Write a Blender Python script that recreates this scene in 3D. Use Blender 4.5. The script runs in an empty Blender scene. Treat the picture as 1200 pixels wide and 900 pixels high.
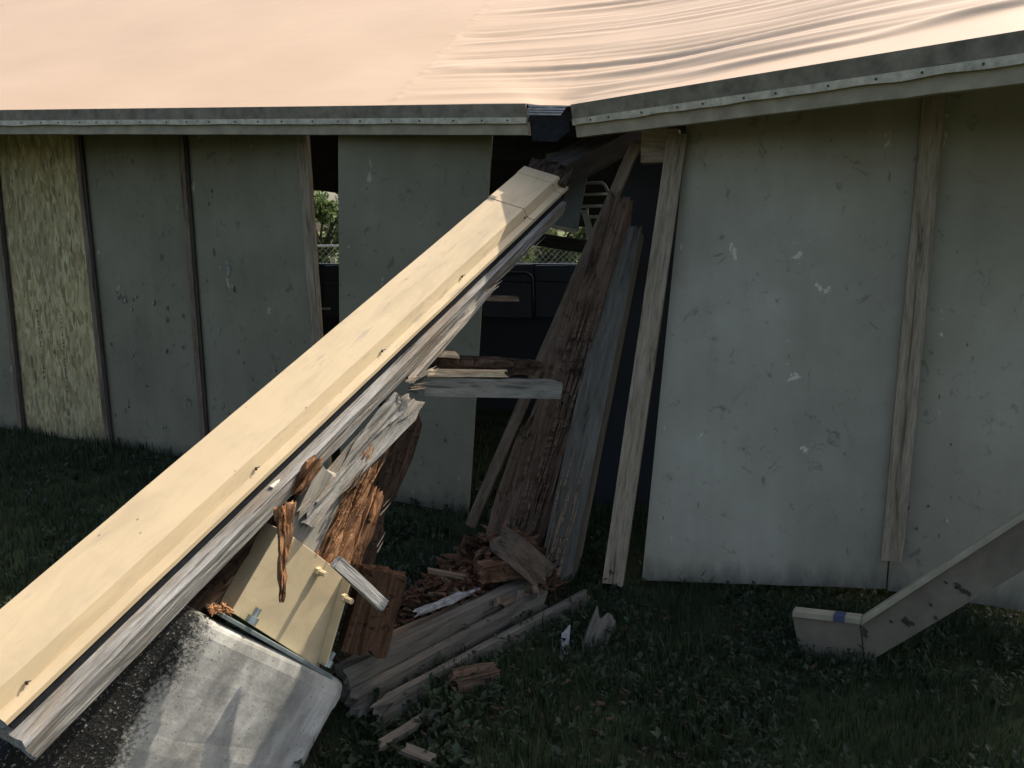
import bpy, bmesh, math, random
import numpy as np
from mathutils import Vector, Matrix, noise
R = math.radians
random.seed(7); rng = np.random.default_rng(11)

# ------------------------------------------------------------------ camera, sky, sun, exposure
scene = bpy.context.scene
COL = scene.collection
FPX, PITCH, CZ = 950.0, R(11.0), 1.85
cam_d = bpy.data.cameras.new("camera")
cam_d.sensor_width = 36.0; cam_d.lens = 36.0*FPX/1200.0; cam_d.clip_end = 500
cam = bpy.data.objects.new("camera", cam_d); COL.objects.link(cam)
cam.location = (0, 0, CZ); cam.rotation_euler = (R(90)-PITCH, 0, 0)
scene.camera = cam

SUN_AZ, SUN_EL = R(57.0), R(47.0)
S = Vector((math.sin(SUN_AZ)*math.cos(SUN_EL), math.cos(SUN_AZ)*math.cos(SUN_EL), math.sin(SUN_EL)))
world = bpy.data.worlds.new("World"); scene.world = world; world.use_nodes = True
wn = world.node_tree.nodes; bgn = wn["Background"]
sky = wn.new("ShaderNodeTexSky"); sky.sky_type = 'NISHITA'; sky.sun_disc = False
sky.sun_elevation = SUN_EL; sky.sun_rotation = SUN_AZ; sky.dust_density = 4.0; sky.air_density = 1.0; sky.ozone_density = 0.4
world.node_tree.links.new(sky.outputs[0], bgn.inputs[0]); bgn.inputs[1].default_value = 0.15
sl = bpy.data.lights.new("sun", 'SUN'); sl.energy = 4.0; sl.angle = R(0.55); sl.color = (1.0, 0.95, 0.86)
so = bpy.data.objects.new("sun", sl); COL.objects.link(so)
so.rotation_euler = S.to_track_quat('Z', 'Y').to_euler(); so.location = (8, 6, 12)
scene.view_settings.view_transform = 'Standard'; scene.view_settings.look = 'None'
scene.view_settings.exposure = 0.78; scene.view_settings.gamma = 1.0
scene.view_settings.use_curve_mapping = False

# ------------------------------------------------------------------ helpers
CP, SP = math.cos(PITCH), math.sin(PITCH)
def ray(px, py):
    u = (450-py)/FPX
    return Vector(((px-600)/FPX, CP+SP*u, -SP+CP*u))
CAM = Vector((0, 0, CZ))
def at(px, py, D):            # a surveyed point: bearing plus forward distance in metres
    d = ray(px, py); return CAM + d*(D/d.y)
def atz(px, py, z):           # the same for a known height
    d = ray(px, py); return CAM + d*((z-CZ)/d.z)
def onp(px, py, P, n):        # the same for a known plane
    d = ray(px, py); return CAM + d*((P-CAM).dot(n)/d.dot(n))
def lerp(a, b, t): return a+(b-a)*t

WM = {}
def reg(o, M, parent):
    if parent is not None:
        o.parent = parent; o.matrix_parent_inverse = WM[parent].inverted()
    o.matrix_basis = M; WM[o] = M
def tag(o, label=None, cat=None, group=None, kind=None):
    if label: o["label"] = label
    if cat: o["category"] = cat
    if group: o["group"] = group
    if kind: o["kind"] = kind
    return o
def thing(name, loc, label, cat, group=None):
    o = bpy.data.objects.new(name, None); COL.objects.link(o); o.empty_display_size = .1
    reg(o, Matrix.Translation(Vector(loc)), None); return tag(o, label, cat, group)
def mk(name, V, Fc, mat, parent=None, M=None, smooth=False, bevel=0, bseg=2):
    me = bpy.data.meshes.new(name); me.from_pydata([tuple(v) for v in V], [], Fc); me.validate(); me.update()
    bm = bmesh.new(); bm.from_mesh(me); bmesh.ops.recalc_face_normals(bm, faces=bm.faces); bm.to_mesh(me); bm.free()
    if smooth: me.polygons.foreach_set("use_smooth", [True]*len(me.polygons))
    me.materials.append(mat)
    o = bpy.data.objects.new(name, me); COL.objects.link(o)
    reg(o, M or Matrix.Identity(4), parent)
    if bevel:
        b = o.modifiers.new("bevel", 'BEVEL'); b.width = bevel; b.segments = bseg; b.limit_method = 'ANGLE'; b.angle_limit = R(40)
    return o
def frame(o, x, zhint):
    x = Vector(x).normalized(); z = Vector(zhint); z = (z-x*z.dot(x)).normalized(); y = z.cross(x)
    M = Matrix((x, y, z)).transposed().to_4x4(); M.translation = Vector(o); return M
class MB:
    def __init__(s): s.V = []; s.F = []
    def box(s, a, b):
        k = len(s.V); (x0, y0, z0), (x1, y1, z1) = a, b
        s.V += [(x0,y0,z0),(x1,y0,z0),(x1,y1,z0),(x0,y1,z0),(x0,y0,z1),(x1,y0,z1),(x1,y1,z1),(x0,y1,z1)]
        s.F += [(k+a_,k+b_,k+c_,k+d_) for a_,b_,c_,d_ in ((0,3,2,1),(4,5,6,7),(0,1,5,4),(1,2,6,5),(2,3,7,6),(3,0,4,7))]; return s
    def prism(s, P, vec):
        k = len(s.V); n = len(P); vec = Vector(vec); P = [Vector(p) for p in P]
        s.V += [tuple(p) for p in P]+[tuple(p+vec) for p in P]
        s.F += [tuple(range(k+n-1, k-1, -1)), tuple(range(k+n, k+2*n))]
        s.F += [(k+i, k+(i+1) % n, k+n+(i+1) % n, k+n+i) for i in range(n)]; return s
    def tube(s, P, r, m=6, caps=True):
        P = [Vector(p) for p in P]; k0 = len(s.V); rr = r if isinstance(r, (list, tuple)) else [r]*len(P)
        for i, p in enumerate(P):
            t = (P[min(i+1, len(P)-1)]-P[max(i-1, 0)]).normalized()
            a = t.cross(Vector((0, 0, 1)) if abs(t.z) < .9 else Vector((1, 0, 0))).normalized(); b = t.cross(a)
            for j in range(m):
                q = 2*math.pi*j/m; s.V.append(tuple(p+(a*math.cos(q)+b*math.sin(q))*rr[i]))
        for i in range(len(P)-1):
            for j in range(m):
                s.F.append((k0+i*m+j, k0+i*m+(j+1) % m, k0+(i+1)*m+(j+1) % m, k0+(i+1)*m+j))
        if caps: s.F += [tuple(range(k0+m-1, k0-1, -1)), tuple(range(k0+(len(P)-1)*m, k0+len(P)*m))]
        return s
    def shard(s, p, d, L, w, t, nrm, rnd=random):   # a splinter: a tapered sliver of wood
        d = Vector(d).normalized(); nrm = Vector(nrm); a = d.cross(nrm).normalized()*w*.5; b = a.cross(d).normalized()*t*.5
        k = len(s.V); p = Vector(p)
        j = lambda q: Vector((rnd.uniform(-q, q), rnd.uniform(-q, q), rnd.uniform(-q, q)))
        m = p+d*L*rnd.uniform(.45, .7)+j(w*.25); e = p+d*L+j(w*.3)
        s.V += [tuple(q) for q in (p-a-b, p+a-b, p+a+b, p-a+b, m-a*.75-b*.7, m+a*.7-b*.7, m+a*.7+b*.7, m-a*.75+b*.7, e-a*.15, e+a*.15+b*.1)]
        s.F += [(k+3,k+2,k+1,k), (k,k+1,k+5,k+4),(k+1,k+2,k+6,k+5),(k+2,k+3,k+7,k+6),(k+3,k,k+4,k+7),
                (k+4,k+5,k+9,k+8),(k+6,k+7,k+8,k+9),(k+5,k+6,k+9),(k+7,k+4,k+8)]; return s
    def build(s, name, mat, parent=None, **kw): return mk(name, s.V, s.F, mat, parent, **kw)

# ------------------------------------------------------------------ materials
class NT:
    def __init__(s, name, rough=.8, spec=.25):
        s.m = bpy.data.materials.new(name); s.m.use_nodes = True; s.t = s.m.node_tree; s.n = s.t.nodes
        s.b = s.n["Principled BSDF"]; s.b.inputs["Roughness"].default_value = rough; s.b.inputs["Specular IOR Level"].default_value = spec
        s.tc = s.n.new("ShaderNodeTexCoord")
        oi = s.n.new("ShaderNodeObjectInfo"); vm = s.n.new("ShaderNodeVectorMath"); vm.operation = 'MULTIPLY_ADD'     # no two objects share the same patch of grain
        s.t.links.new(oi.outputs["Random"], vm.inputs[0]); vm.inputs[1].default_value = (31, 17, 23); s.t.links.new(s.tc.outputs["Object"], vm.inputs[2]); s.vec = vm.outputs[0]
    def L(s, a, b): s.t.links.new(a, b)
    def map(s, sc, src=None, rot=(0, 0, 0), loc=(0, 0, 0)):
        m = s.n.new("ShaderNodeMapping"); m.inputs["Scale"].default_value = sc; m.inputs["Rotation"].default_value = rot; m.inputs["Location"].default_value = loc
        s.L(src or s.vec, m.inputs[0]); return m.outputs[0]
    def noise(s, vec, scale=1, det=6, rough=.55, dist=0):
        n = s.n.new("ShaderNodeTexNoise"); n.inputs["Scale"].default_value = scale; n.inputs["Detail"].default_value = det
        n.inputs["Roughness"].default_value = rough; n.inputs["Distortion"].default_value = dist; s.L(vec, n.inputs["Vector"]); return n.outputs[0]
    def vor(s, vec, scale=1, feat='F1', out="Distance"):
        n = s.n.new("ShaderNodeTexVoronoi"); n.feature = feat; n.inputs["Scale"].default_value = scale; s.L(vec, n.inputs["Vector"]); return n.outputs[out]
    def ramp(s, fac, stops, interp='LINEAR'):
        r = s.n.new("ShaderNodeValToRGB"); r.color_ramp.interpolation = interp; e = r.color_ramp.elements
        while len(e) < len(stops): e.new(.5)
        for el, (p, c) in zip(e, stops):
            el.position = p; el.color = (c, c, c, 1) if isinstance(c, (int, float)) else (*c, 1)
        s.L(fac, r.inputs[0]); return r.outputs[0]
    def mix(s, f, a, b, mode='MIX'):
        m = s.n.new("ShaderNodeMix"); m.data_type = 'RGBA'; m.blend_type = mode
        for i, v in ((0, f), (6, a), (7, b)):
            if isinstance(v, (int, float)): m.inputs[i].default_value = v
            elif isinstance(v, tuple): m.inputs[i].default_value = (*v, 1)
            else: s.L(v, m.inputs[i])
        return m.outputs[2]
    def math(s, op, a, b=0.0):
        m = s.n.new("ShaderNodeMath"); m.operation = op
        for i, v in ((0, a), (1, b)):
            if isinstance(v, (int, float)): m.inputs[i].default_value = v
            else: s.L(v, m.inputs[i])
        return m.outputs[0]
    def bump(s, h, strength=.4, dist=.01):
        b = s.n.new("ShaderNodeBump"); b.inputs["Strength"].default_value = strength; b.inputs["Distance"].default_value = dist
        s.L(h, b.inputs["Height"]); s.L(b.outputs[0], s.b.inputs["Normal"]); return s
    def col(s, c):
        if isinstance(c, tuple): s.b.inputs["Base Color"].default_value = (*c, 1)
        else: s.L(c, s.b.inputs["Base Color"])
        return s

def mat_wood(name, dark, c1, c2, cross=38, along=1.6, bump=.6, patch=None, rough=.85):
    m = NT(name, rough)
    v = m.map((along*2.6, cross, cross)); g = m.noise(v, 1, 10, .66, .4)
    c = m.ramp(g, [(.30, dark), (.42, c1), (.62, c2), (.8, c1)])
    fine = m.noise(m.map((along*10, cross*4, cross*4)), 1, 5, .65)
    c = m.mix(.55, c, m.ramp(fine, [(.32, .2), (.5, .75), (.66, 1.0)]), 'MULTIPLY')
    chk = m.noise(m.map((along*1.1, cross*1.6, cross*1.6), None, (0, 0, 0), (7, 3, 2)), 1, 3, .5, .2)
    c = m.mix(m.ramp(chk, [(.31, .8), (.36, 0.0)]), c, dark)
    if patch:
        pm = m.ramp(m.noise(m.map((2.2, 9, 9)), 1, 5, .6), [(.45, 0.0), (.62, 1.0)])
        c = m.mix(m.math('MULTIPLY', pm, .75), c, m.mix(.5, patch, c, 'OVERLAY'))
    m.col(c); h = m.math('ADD', g, m.math('MULTIPLY', fine, .35)); m.bump(h, bump, .012); return m.m
def mat_rot(name, deep, mid, light, pale, cross=26, along=5, bump=1.0, thr=.0):
    m = NT(name, .95, .1)
    g = m.noise(m.map((along, cross, cross)), 1, 10, .70, .6)
    f = m.noise(m.map((along*2, cross*3.2, cross*3.2), None, (0, 0, 0), (3, 5, 1)), 1, 6, .65, .3)
    x = m.noise(m.map((along*9, cross*.7, cross*.7), None, (0, 0, 0), (1, 2, 8)), 1, 7, .7, .9)   # short cross-grain checks
    c = m.ramp(m.math('ADD', m.math('MULTIPLY', g, .62), m.math('MULTIPLY', f, .38)), [(.34+thr, deep), (.43+thr, mid), (.54+thr, light), (.68+thr, pale)])
    c = m.mix(m.ramp(x, [(.33, .85), (.41, 0.0)]), c, deep)
    big = m.noise(m.map((3, 7, 7)), 1, 6, .65)
    c = m.mix(m.ramp(big, [(.54, 0.0), (.64, .9)]), c, deep)
    m.col(c); m.bump(m.math('ADD', m.math('ADD', g, m.math('MULTIPLY', f, .6)), m.math('MULTIPLY', m.ramp(x, [(.33, 0.0), (.43, 1.0)]), .4)), bump, .022); return m.m

WOOD_GREY = mat_wood("weathered_grey_wood", (.045, .04, .034), (.265, .245, .212), (.46, .435, .39), 60, 1.5, .9, (.30, .225, .15))
WOOD_FISSURE = mat_wood("fissured_grey_wood", (.03, .026, .022), (.21, .195, .165), (.36, .34, .30), 70, 2.0, 1.0, (.26, .19, .12))
WOOD_PALE = mat_wood("weathered_pale_wood", (.08, .06, .045), (.36, .30, .23), (.55, .48, .38), 55, 1.4, .7)
WOOD_STUD = mat_wood("old_stud_wood", (.09, .066, .042), (.27, .205, .13), (.37, .295, .20), 22, .9, .4)
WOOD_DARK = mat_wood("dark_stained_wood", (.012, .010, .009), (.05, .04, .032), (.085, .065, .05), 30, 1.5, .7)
WOOD_BROWN = mat_wood("brown_batten_wood", (.04, .028, .019), (.15, .102, .064), (.25, .178, .115), 26, 1.1, .5)
WOOD_FRESH = mat_wood("fresh_split_wood", (.25, .15, .07), (.62, .44, .26), (.78, .62, .42), 36, 1.6, .5)
ROT_ORANGE = mat_rot("rotten_orange_wood", (.018, .010, .006), (.26, .115, .05), (.52, .27, .13), (.66, .42, .24))
ROT_DARK = mat_rot("rotten_dark_wood", (.010, .008, .007), (.035, .024, .017), (.085, .055, .036), (.15, .10, .068))
ROT_RED = mat_rot("rotten_red_wood", (.025, .013, .008), (.11, .052, .029), (.20, .105, .06), (.30, .18, .11), 30, 4)
ROT_BROWN = mat_rot("rotten_brown_wood", (.024, .016, .011), (.088, .055, .035), (.155, .10, .066), (.23, .16, .108), 30, 1.6, .8)

def mat_panel(name, base, var, strength=1.0):
    m = NT(name, .75, .2)
    v = m.map((1, 1, 1)); big = m.noise(v, 1.6, 5, .6)
    c = m.ramp(big, [(.3, tuple(x*.84 for x in base)), (.5, base), (.72, var)])
    st = m.noise(m.map((7, 7, .7)), 1, 6, .6)
    c = m.mix(.35*strength, c, m.ramp(st, [(.3, .55), (.6, 1.0)]), 'MULTIPLY')
    crk = m.noise(m.map((11, 11, 8)), 1, 9, .7, 1.2)                       # crackled paint
    c = m.mix(m.ramp(crk, [(.585, 0.0), (.66, .6)]), c, tuple(x*.35 for x in base))
    fl = m.noise(m.map((6, 6, 4.5), None, (0, 0, .4), (3, 1, 7)), 1, 7, .6, .5)
    c = m.mix(m.ramp(fl, [(.675, 0.0), (.685, .9)], 'LINEAR'), c, tuple(x*1.75 for x in base))
    z = m.n.new("ShaderNodeSeparateXYZ"); m.L(m.tc.outputs["Object"], z.inputs[0])
    zz = m.math('ADD', z.outputs[2], m.math('MULTIPLY', m.noise(m.map((14, 14, 5)), 1, 5, .6), .22))
    c = m.mix(m.ramp(zz, [(.10, .75), (.24, 0.0)]), c, (.06, .055, .045))     # splash-back soil at the foot
    m.col(c); m.bump(m.math('ADD', m.math('MULTIPLY', crk, .5), m.noise(m.map((60, 60, 60)), 1, 3, .5)), .25, .006); return m.m
PANEL_L = mat_panel("grey_green_panel_paint", (.21, .185, .122), (.245, .217, .147), .6)
PANEL_R = mat_panel("pale_grey_panel_paint", (.325, .288, .205), (.39, .35, .26), .55)

def mat_osb():
    m = NT("strand_board", .8, .15)
    c = None
    for i, (sx, sz, ang, lo) in enumerate(((30, 10, .2, 0), (34, 11, -.5, 5), (40, 13, .6, 9), (36, 11, -.15, 13))):
        v = m.map((sx, 6, sz), None, (0, ang, 0), (lo, lo*.3, lo*.7))
        n2 = m.n.new("ShaderNodeTexVoronoi"); n2.inputs["Scale"].default_value = 1; m.L(v, n2.inputs["Vector"])
        k = m.ramp(m.math('FRACT', m.math('MULTIPLY', n2.outputs["Color"], 3.1)), [(0, (.22, .165, .07)), (.25, (.36, .275, .125)), (.6, (.46, .36, .175)), (.9, (.62, .51, .28)), (1, (.10, .075, .035))])
        if c is None: c = k; h = n2.outputs["Distance"]
        else: c = m.mix(m.ramp(m.math('FRACT', m.math('MULTIPLY', n2.outputs['Color'], 7.7)), [(.52, 0.0), (.54, .85)]), c, k)
    c = m.mix(m.ramp(m.noise(m.map((2, 2, 1.2)), 1, 5, .6), [(.4, 0.0), (.7, .5)]), c, (.16, .14, .095))
    sp = m.noise(m.map((60, 30, 16)), 1, 3, .5); c = m.mix(m.ramp(sp, [(.68, 0.0), (.72, .8)]), c, (.06, .045, .025))
    z = m.n.new("ShaderNodeSeparateXYZ"); m.L(m.tc.outputs["Object"], z.inputs[0])
    zz = m.math('ADD', z.outputs[2], m.math('MULTIPLY', m.noise(m.map((10, 10, 4)), 1, 5, .6), .3))
    c = m.mix(m.ramp(zz, [(.12, .7), (.36, 0.0)]), c, (.07, .06, .045))
    m.col(c); m.bump(h, .4, .006); return m.m
OSB = mat_osb()

def mat_tanmetal(name, base, scuff=.6):
    m = NT(name, .5, .35)
    big = m.noise(m.map((1.2, 4, 4)), 1, 4, .5)
    c = m.ramp(big, [(.3, tuple(x*.93 for x in base)), (.7, base)])
    sc = m.noise(m.map((5, 34, 34), None, (0, 0, .15)), 1, 8, .72, .3)
    reg_ = m.ramp(m.noise(m.map((1.1, 3, 3), None, (0, 0, 0), (4.2, 1, 0)), 1, 3, .5), [(.44, 0.0), (.58, 1.0)])
    f = m.math('MULTIPLY', m.ramp(sc, [(.555, 0.0), (.64, scuff)]), reg_)
    c = m.mix(f, c, (.30, .25, .20))
    gr = m.noise(m.map((2.4, 9, 9), None, (0, 0, .3), (1, 6, 2)), 1, 8, .68, .4); c = m.mix(.5, c, m.ramp(gr, [(.36, .72), (.56, 1.0)]), 'MULTIPLY')
    dots = m.vor(m.map((9, 14, 14)), 1); c = m.mix(m.ramp(dots, [(.035, .8), (.06, 0.0)]), c, (.16, .11, .07))
    m.col(c); m.L(m.ramp(big, [(.3, .42), (.7, .6)]), m.b.inputs["Roughness"]); m.bump(m.noise(m.map((2, 8, 8)), 1, 2, .5), .12, .02); return m.m
TAN = mat_tanmetal("tan_painted_flashing", (.53, .405, .24))
TAN_SHOE = mat_tanmetal("tan_painted_steel", (.60, .47, .28), .3)

def mat_concrete(xa):
    m = NT("stained_concrete", .9, .15)
    big = m.noise(m.map((3.2, 3, 1.5), None, (0, .3, 0)), 1, 7, .6, .6)
    c = m.ramp(big, [(.34, (.25, .235, .20)), (.47, (.46, .435, .375)), (.62, (.60, .57, .49))])
    mid = m.noise(m.map((9, 9, 9)), 1, 9, .7); c = m.mix(.5, c, m.ramp(mid, [(.35, .4), (.6, 1.0)]), 'MULTIPLY')
    smu = m.noise(m.map((5.5, 5, 1.6), None, (0, .12, 0), (2, 0, 5)), 1, 8, .66, .5); c = m.mix(m.ramp(smu, [(.48, 0.0), (.64, .55)]), c, (.13, .128, .11))
    pit = m.vor(m.map((34, 34, 34)), 1); c = m.mix(m.ramp(pit, [(.08, .6), (.16, 0.0)]), c, (.10, .095, .085))
    z = m.n.new("ShaderNodeSeparateXYZ"); m.L(m.tc.outputs["Object"], z.inputs[0])
    warp = m.math('ADD', m.math('MULTIPLY', m.noise(m.map((4, 4, 4)), 1, 3, .5), .22), m.math('MULTIPLY', m.noise(m.map((70, 70, 70)), 1, 6, .7), .26))
    x = m.math('ADD', m.math('SUBTRACT', z.outputs[0], xa), warp)
    alg = m.ramp(x, [(.215, 1.0), (.285, 0.0)])
    spk = m.noise(m.map((85, 85, 85)), 1, 4, .6)
    blackc = m.ramp(spk, [(.0, (.010, .010, .008)), (.58, (.022, .021, .018)), (.70, (.26, .25, .22))])
    c = m.mix(alg, c, blackc)                                                   # black lichen crust on the outer end
    m.col(c); m.bump(m.math('ADD', m.math('MULTIPLY', mid, .6), m.math('MULTIPLY', m.math('MULTIPLY', alg, spk), 1.6)), .6, .012); return m.m

def mat_simple(name, c, rough=.7, spec=.2, var=.15, sc=8, bump=.0, metal=0):
    m = NT(name, rough, spec); n = m.noise(m.map((sc, sc, sc)), 1, 6, .6)
    m.col(m.ramp(n, [(.3, tuple(x*(1-var) for x in c)), (.7, tuple(min(1, x*(1+var)) for x in c))]))
    m.b.inputs["Metallic"].default_value = metal
    if bump: m.bump(n, bump, .01)
    return m.m
def mat_membrane():
    m = NT("tan_roof_membrane", .48, .35)
    big = m.noise(m.map((.8, .8, .8)), 1, 6, .6)
    c = m.ramp(big, [(.3, (.53, .365, .225)), (.7, (.60, .42, .265))])
    d = m.noise(m.map((3, 9, 9)), 1, 8, .7); c = m.mix(m.ramp(d, [(.63, 0.0), (.72, .35)]), c, (.42, .30, .22))
    m.col(c); m.bump(m.noise(m.map((5, 6, 6)), 1, 4, .5), .03, .03); return m.m
MEMB = mat_membrane()
FELT_AND_HOLE = mat_simple("black_felt_and_hole", (.022, .023, .026), .9, .1, .3, 40, .3)
EDGE = mat_simple("dirty_membrane_edge", (.19, .158, .11), .8, .2, .35, 14, .3)
FASC = mat_simple("dirty_tan_fascia", (.31, .262, .175), .7, .2, .25, 9, .15)
STRIP = mat_simple("pale_edge_strip", (.45, .39, .28), .6, .3, .35, 22, .2)
GALV = mat_simple("galvanised_steel", (.30, .34, .32), .5, .5, .2, 30, .1, .6)
NAILM = mat_simple("dark_nail", (.05, .045, .04), .6, .3)
WHITE_TUBE = mat_simple("white_tube_paint", (.55, .52, .47), .5, .4, .1)
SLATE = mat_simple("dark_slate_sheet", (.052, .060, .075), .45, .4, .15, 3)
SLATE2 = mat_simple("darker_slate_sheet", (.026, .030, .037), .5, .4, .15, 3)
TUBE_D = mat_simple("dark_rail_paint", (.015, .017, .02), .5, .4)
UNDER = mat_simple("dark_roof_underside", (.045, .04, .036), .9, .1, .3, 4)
TRIM_TAN = mat_simple("dirty_tan_board", (.17, .135, .095), .7, .2, .25, 7, .15)
PLY_IN = mat_simple("dull_plywood", (.12, .115, .095), .85, .1, .2, 6, .1)
FENCE_M = mat_simple("fence_galvanised", (.42, .43, .42), .5, .4, .1, 10, 0, .3)
SIGN_M = mat_simple("beige_sign", (.62, .55, .45), .6)
PALE_SCAR_GLINT = mat_simple("pale_scar_and_glint", (.62, .56, .46), .7)
TAPE = mat_simple("blue_tape", (.06, .065, .11), .7)
FLAKE = mat_simple("bare_cream_patch", (.46, .39, .29), .9, .1, .3, 60, .2)
INK = mat_simple("faded_ink", (.05, .04, .03), .9, .1)

# ------------------------------------------------------------------ shape builders
def panel(name, bl, br, tl, tr, th, mat, parent, nx=10, nz=18, warp=.003, seed=0, rag=0.0):
    """a board given by its four front corners; local x along the foot, z up the board"""
    M = frame(bl, br-bl, tl-bl); Mi = M.inverted(); c = [Mi @ p for p in (bl, br, tl, tr)]
    V = []; Fc = []
    for side in (0, 1):
        for j in range(nz+1):
            for i in range(nx+1):
                u, v = i/nx, j/nz; p = lerp(lerp(c[0], c[1], u), lerp(c[2], c[3], u), v)
                w = noise.noise(Vector((p.x*1.6+seed*3.1, p.z*1.1, seed)))*warp
                e = noise.noise(Vector((p.x*30, seed, p.z*6)))*rag if j == 0 else 0
                V.append((p.x, p.y+w+th*side, p.z+e))
    n = (nx+1)*(nz+1)
    for j in range(nz):
        for i in range(nx):
            a = j*(nx+1)+i; Fc.append((a, a+1, a+nx+2, a+nx+1)); Fc.append((n+a+nx+1, n+a+nx+2, n+a+1, n+a))
    rim = [i for i in range(nx+1)]+[j*(nx+1)+nx for j in range(1, nz+1)]+[nz*(nx+1)+i for i in range(nx-1, -1, -1)]+[j*(nx+1) for j in range(nz-1, 0, -1)]
    for q in range(len(rim)):
        a, b = rim[q], rim[(q+1) % len(rim)]; Fc.append((b, a, n+a, n+b))
    # local +y must face away from the viewer side
    return mk(name, V, Fc, mat, parent, M)
def timber(name, p0, p1, w, h, up, mat, parent=None, rough=.003, rag=(0, 0), ns=None, ny=5, nz=4, freq=(3, 40), rot=0.0, taper=(1, 1), bend=0.0, seed=0, twist=0.0, smooth=False, bevel=0):
    """a length of timber: local x along the grain, fissured faces, ragged broken ends"""
    p0 = Vector(p0); p1 = Vector(p1); Lg = (p1-p0).length; M = frame(p0, p1-p0, up)
    ns = ns or max(6, int(Lg/.05))
    per = [(-.5+i/ny, -.5) for i in range(ny)]+[(.5, -.5+i/nz) for i in range(nz)]+[(.5-i/ny, .5) for i in range(ny)]+[(-.5, .5-i/nz) for i in range(nz)]
    m = len(per); V = []; Fc = []; sd = seed*7.3
    def ragn(y, z, k): return .5+.5*max(-1, min(1, 1.9*noise.noise(Vector((y*w*freq[1]*.8+sd, z*h*freq[1]*.8+k*9, sd)))))
    def pt(t, y, z, shrink=1.0, dx=0.0):
        a = rag[0]*ragn(y, z, 0); b = Lg-rag[1]*ragn(y, z, 1); x = lerp(a, b, t)+dx
        k = lerp(taper[0], taper[1], t)*shrink
        q = Vector((x*freq[0]+sd, y*w*freq[1], z*h*freq[1]))
        g = noise.noise(q)*.65+noise.noise(q*2.3)*.35
        r_ = rough*g
        if rot: r_ -= rot*max(0, noise.noise(Vector((x*freq[0]*1.4+sd+5, y*w*freq[1]*.45, z*h*freq[1]*.45)))-.02)*1.6
        yy, zz = y*w*k, z*h*k; l = math.hypot(yy, zz) or 1; yy += yy/l*r_; zz += zz/l*r_
        if twist: a_ = twist*t; yy, zz = yy*math.cos(a_)-zz*math.sin(a_), yy*math.sin(a_)+zz*math.cos(a_)
        return (x, yy, zz+bend*4*t*(1-t))
    for i in range(ns+1):
        for (y, z) in per: V.append(pt(i/ns, y, z))
    for i in range(ns):
        for j in range(m): Fc.append((i*m+j, i*m+(j+1) % m, (i+1)*m+(j+1) % m, (i+1)*m+j))
    for e, base in ((0, 0), (1, ns*m)):
        k = len(V)
        for (y, z) in per: V.append(pt(e, y*.55, z*.55, 1.0, 0))
        V.append(pt(e, 0.02, 0.01))
        for j in range(m):
            Fc.append((base+j, base+(j+1) % m, k+(j+1) % m, k+j)); Fc.append((k+j, k+(j+1) % m, k+m))
    return mk(name, V, Fc, mat, parent, M, smooth, bevel)
def splinters(name, items, mat, parent, seed=1):
    """loose fibres: items = (point, direction, length, width, spread, normal, count)"""
    r = random.Random(seed); b = MB()
    for p, d, Lg, w, spread, nrm, cnt in items:
        p = Vector(p); d = Vector(d).normalized(); n_ = Vector(nrm); a = d.cross(n_).normalized()
        for _ in range(cnt):
            q = p+a*r.uniform(-spread, spread)+n_*r.uniform(-.01, .015)+d*r.uniform(-.03, .03)
            dd = d+Vector((r.uniform(-.06, .06), r.uniform(-.06, .06), r.uniform(-.06, .06)))
            b.shard(q, dd, Lg*r.uniform(.4, 1.1), w*r.uniform(.5, 1.3), w*r.uniform(.3, .7), n_, r)
    return b.build(name, mat, parent)

# ------------------------------------------------------------------ the ground
def ground_z(x, y):
    return -.27*math.exp(-((x+.72)/.42)**2-((y-2.50)/.46)**2)+.035*noise.noise(Vector((x*.7, y*.7, 1.3)))+.012*noise.noise(Vector((x*3, y*3, 4)))
def mat_ground():
    m = NT("dark_soil_and_lawn", .95, .1)
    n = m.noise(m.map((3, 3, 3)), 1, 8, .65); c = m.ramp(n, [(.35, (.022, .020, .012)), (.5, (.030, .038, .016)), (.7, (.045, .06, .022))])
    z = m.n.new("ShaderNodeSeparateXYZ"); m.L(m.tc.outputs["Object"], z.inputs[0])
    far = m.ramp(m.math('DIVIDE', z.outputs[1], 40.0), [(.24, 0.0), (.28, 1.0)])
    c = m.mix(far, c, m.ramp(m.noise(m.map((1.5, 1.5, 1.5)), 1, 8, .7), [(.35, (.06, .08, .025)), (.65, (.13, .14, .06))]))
    m.col(c); m.bump(n, .8, .03); return m.m
xs = sorted(set([-250, -120, -60, -30, -15]+list(np.arange(-8, 8.01, .2).round(2))+[15, 30, 60, 120, 250]))
ys = sorted(set([-250, -100, -40, -15, -5]+list(np.arange(-1, 12.01, .2).round(2))+[16, 22, 30, 45, 80, 150, 300]))
V = [(x, y, ground_z(x, y)) for y in ys for x in xs]; nx = len(xs)
Fc = [(j*nx+i, j*nx+i+1, (j+1)*nx+i+1, (j+1)*nx+i) for j in range(len(ys)-1) for i in range(nx-1)]
tag(mk("ground", V, Fc, mat_ground(), smooth=True), kind="structure")

# ------------------------------------------------------------------ the collapsing building
bld = thing("pavilion_building", (0, 6, 0), "sagging low pavilion with tan membrane roof, grey painted board walls and a collapsed corner", "building")
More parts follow.
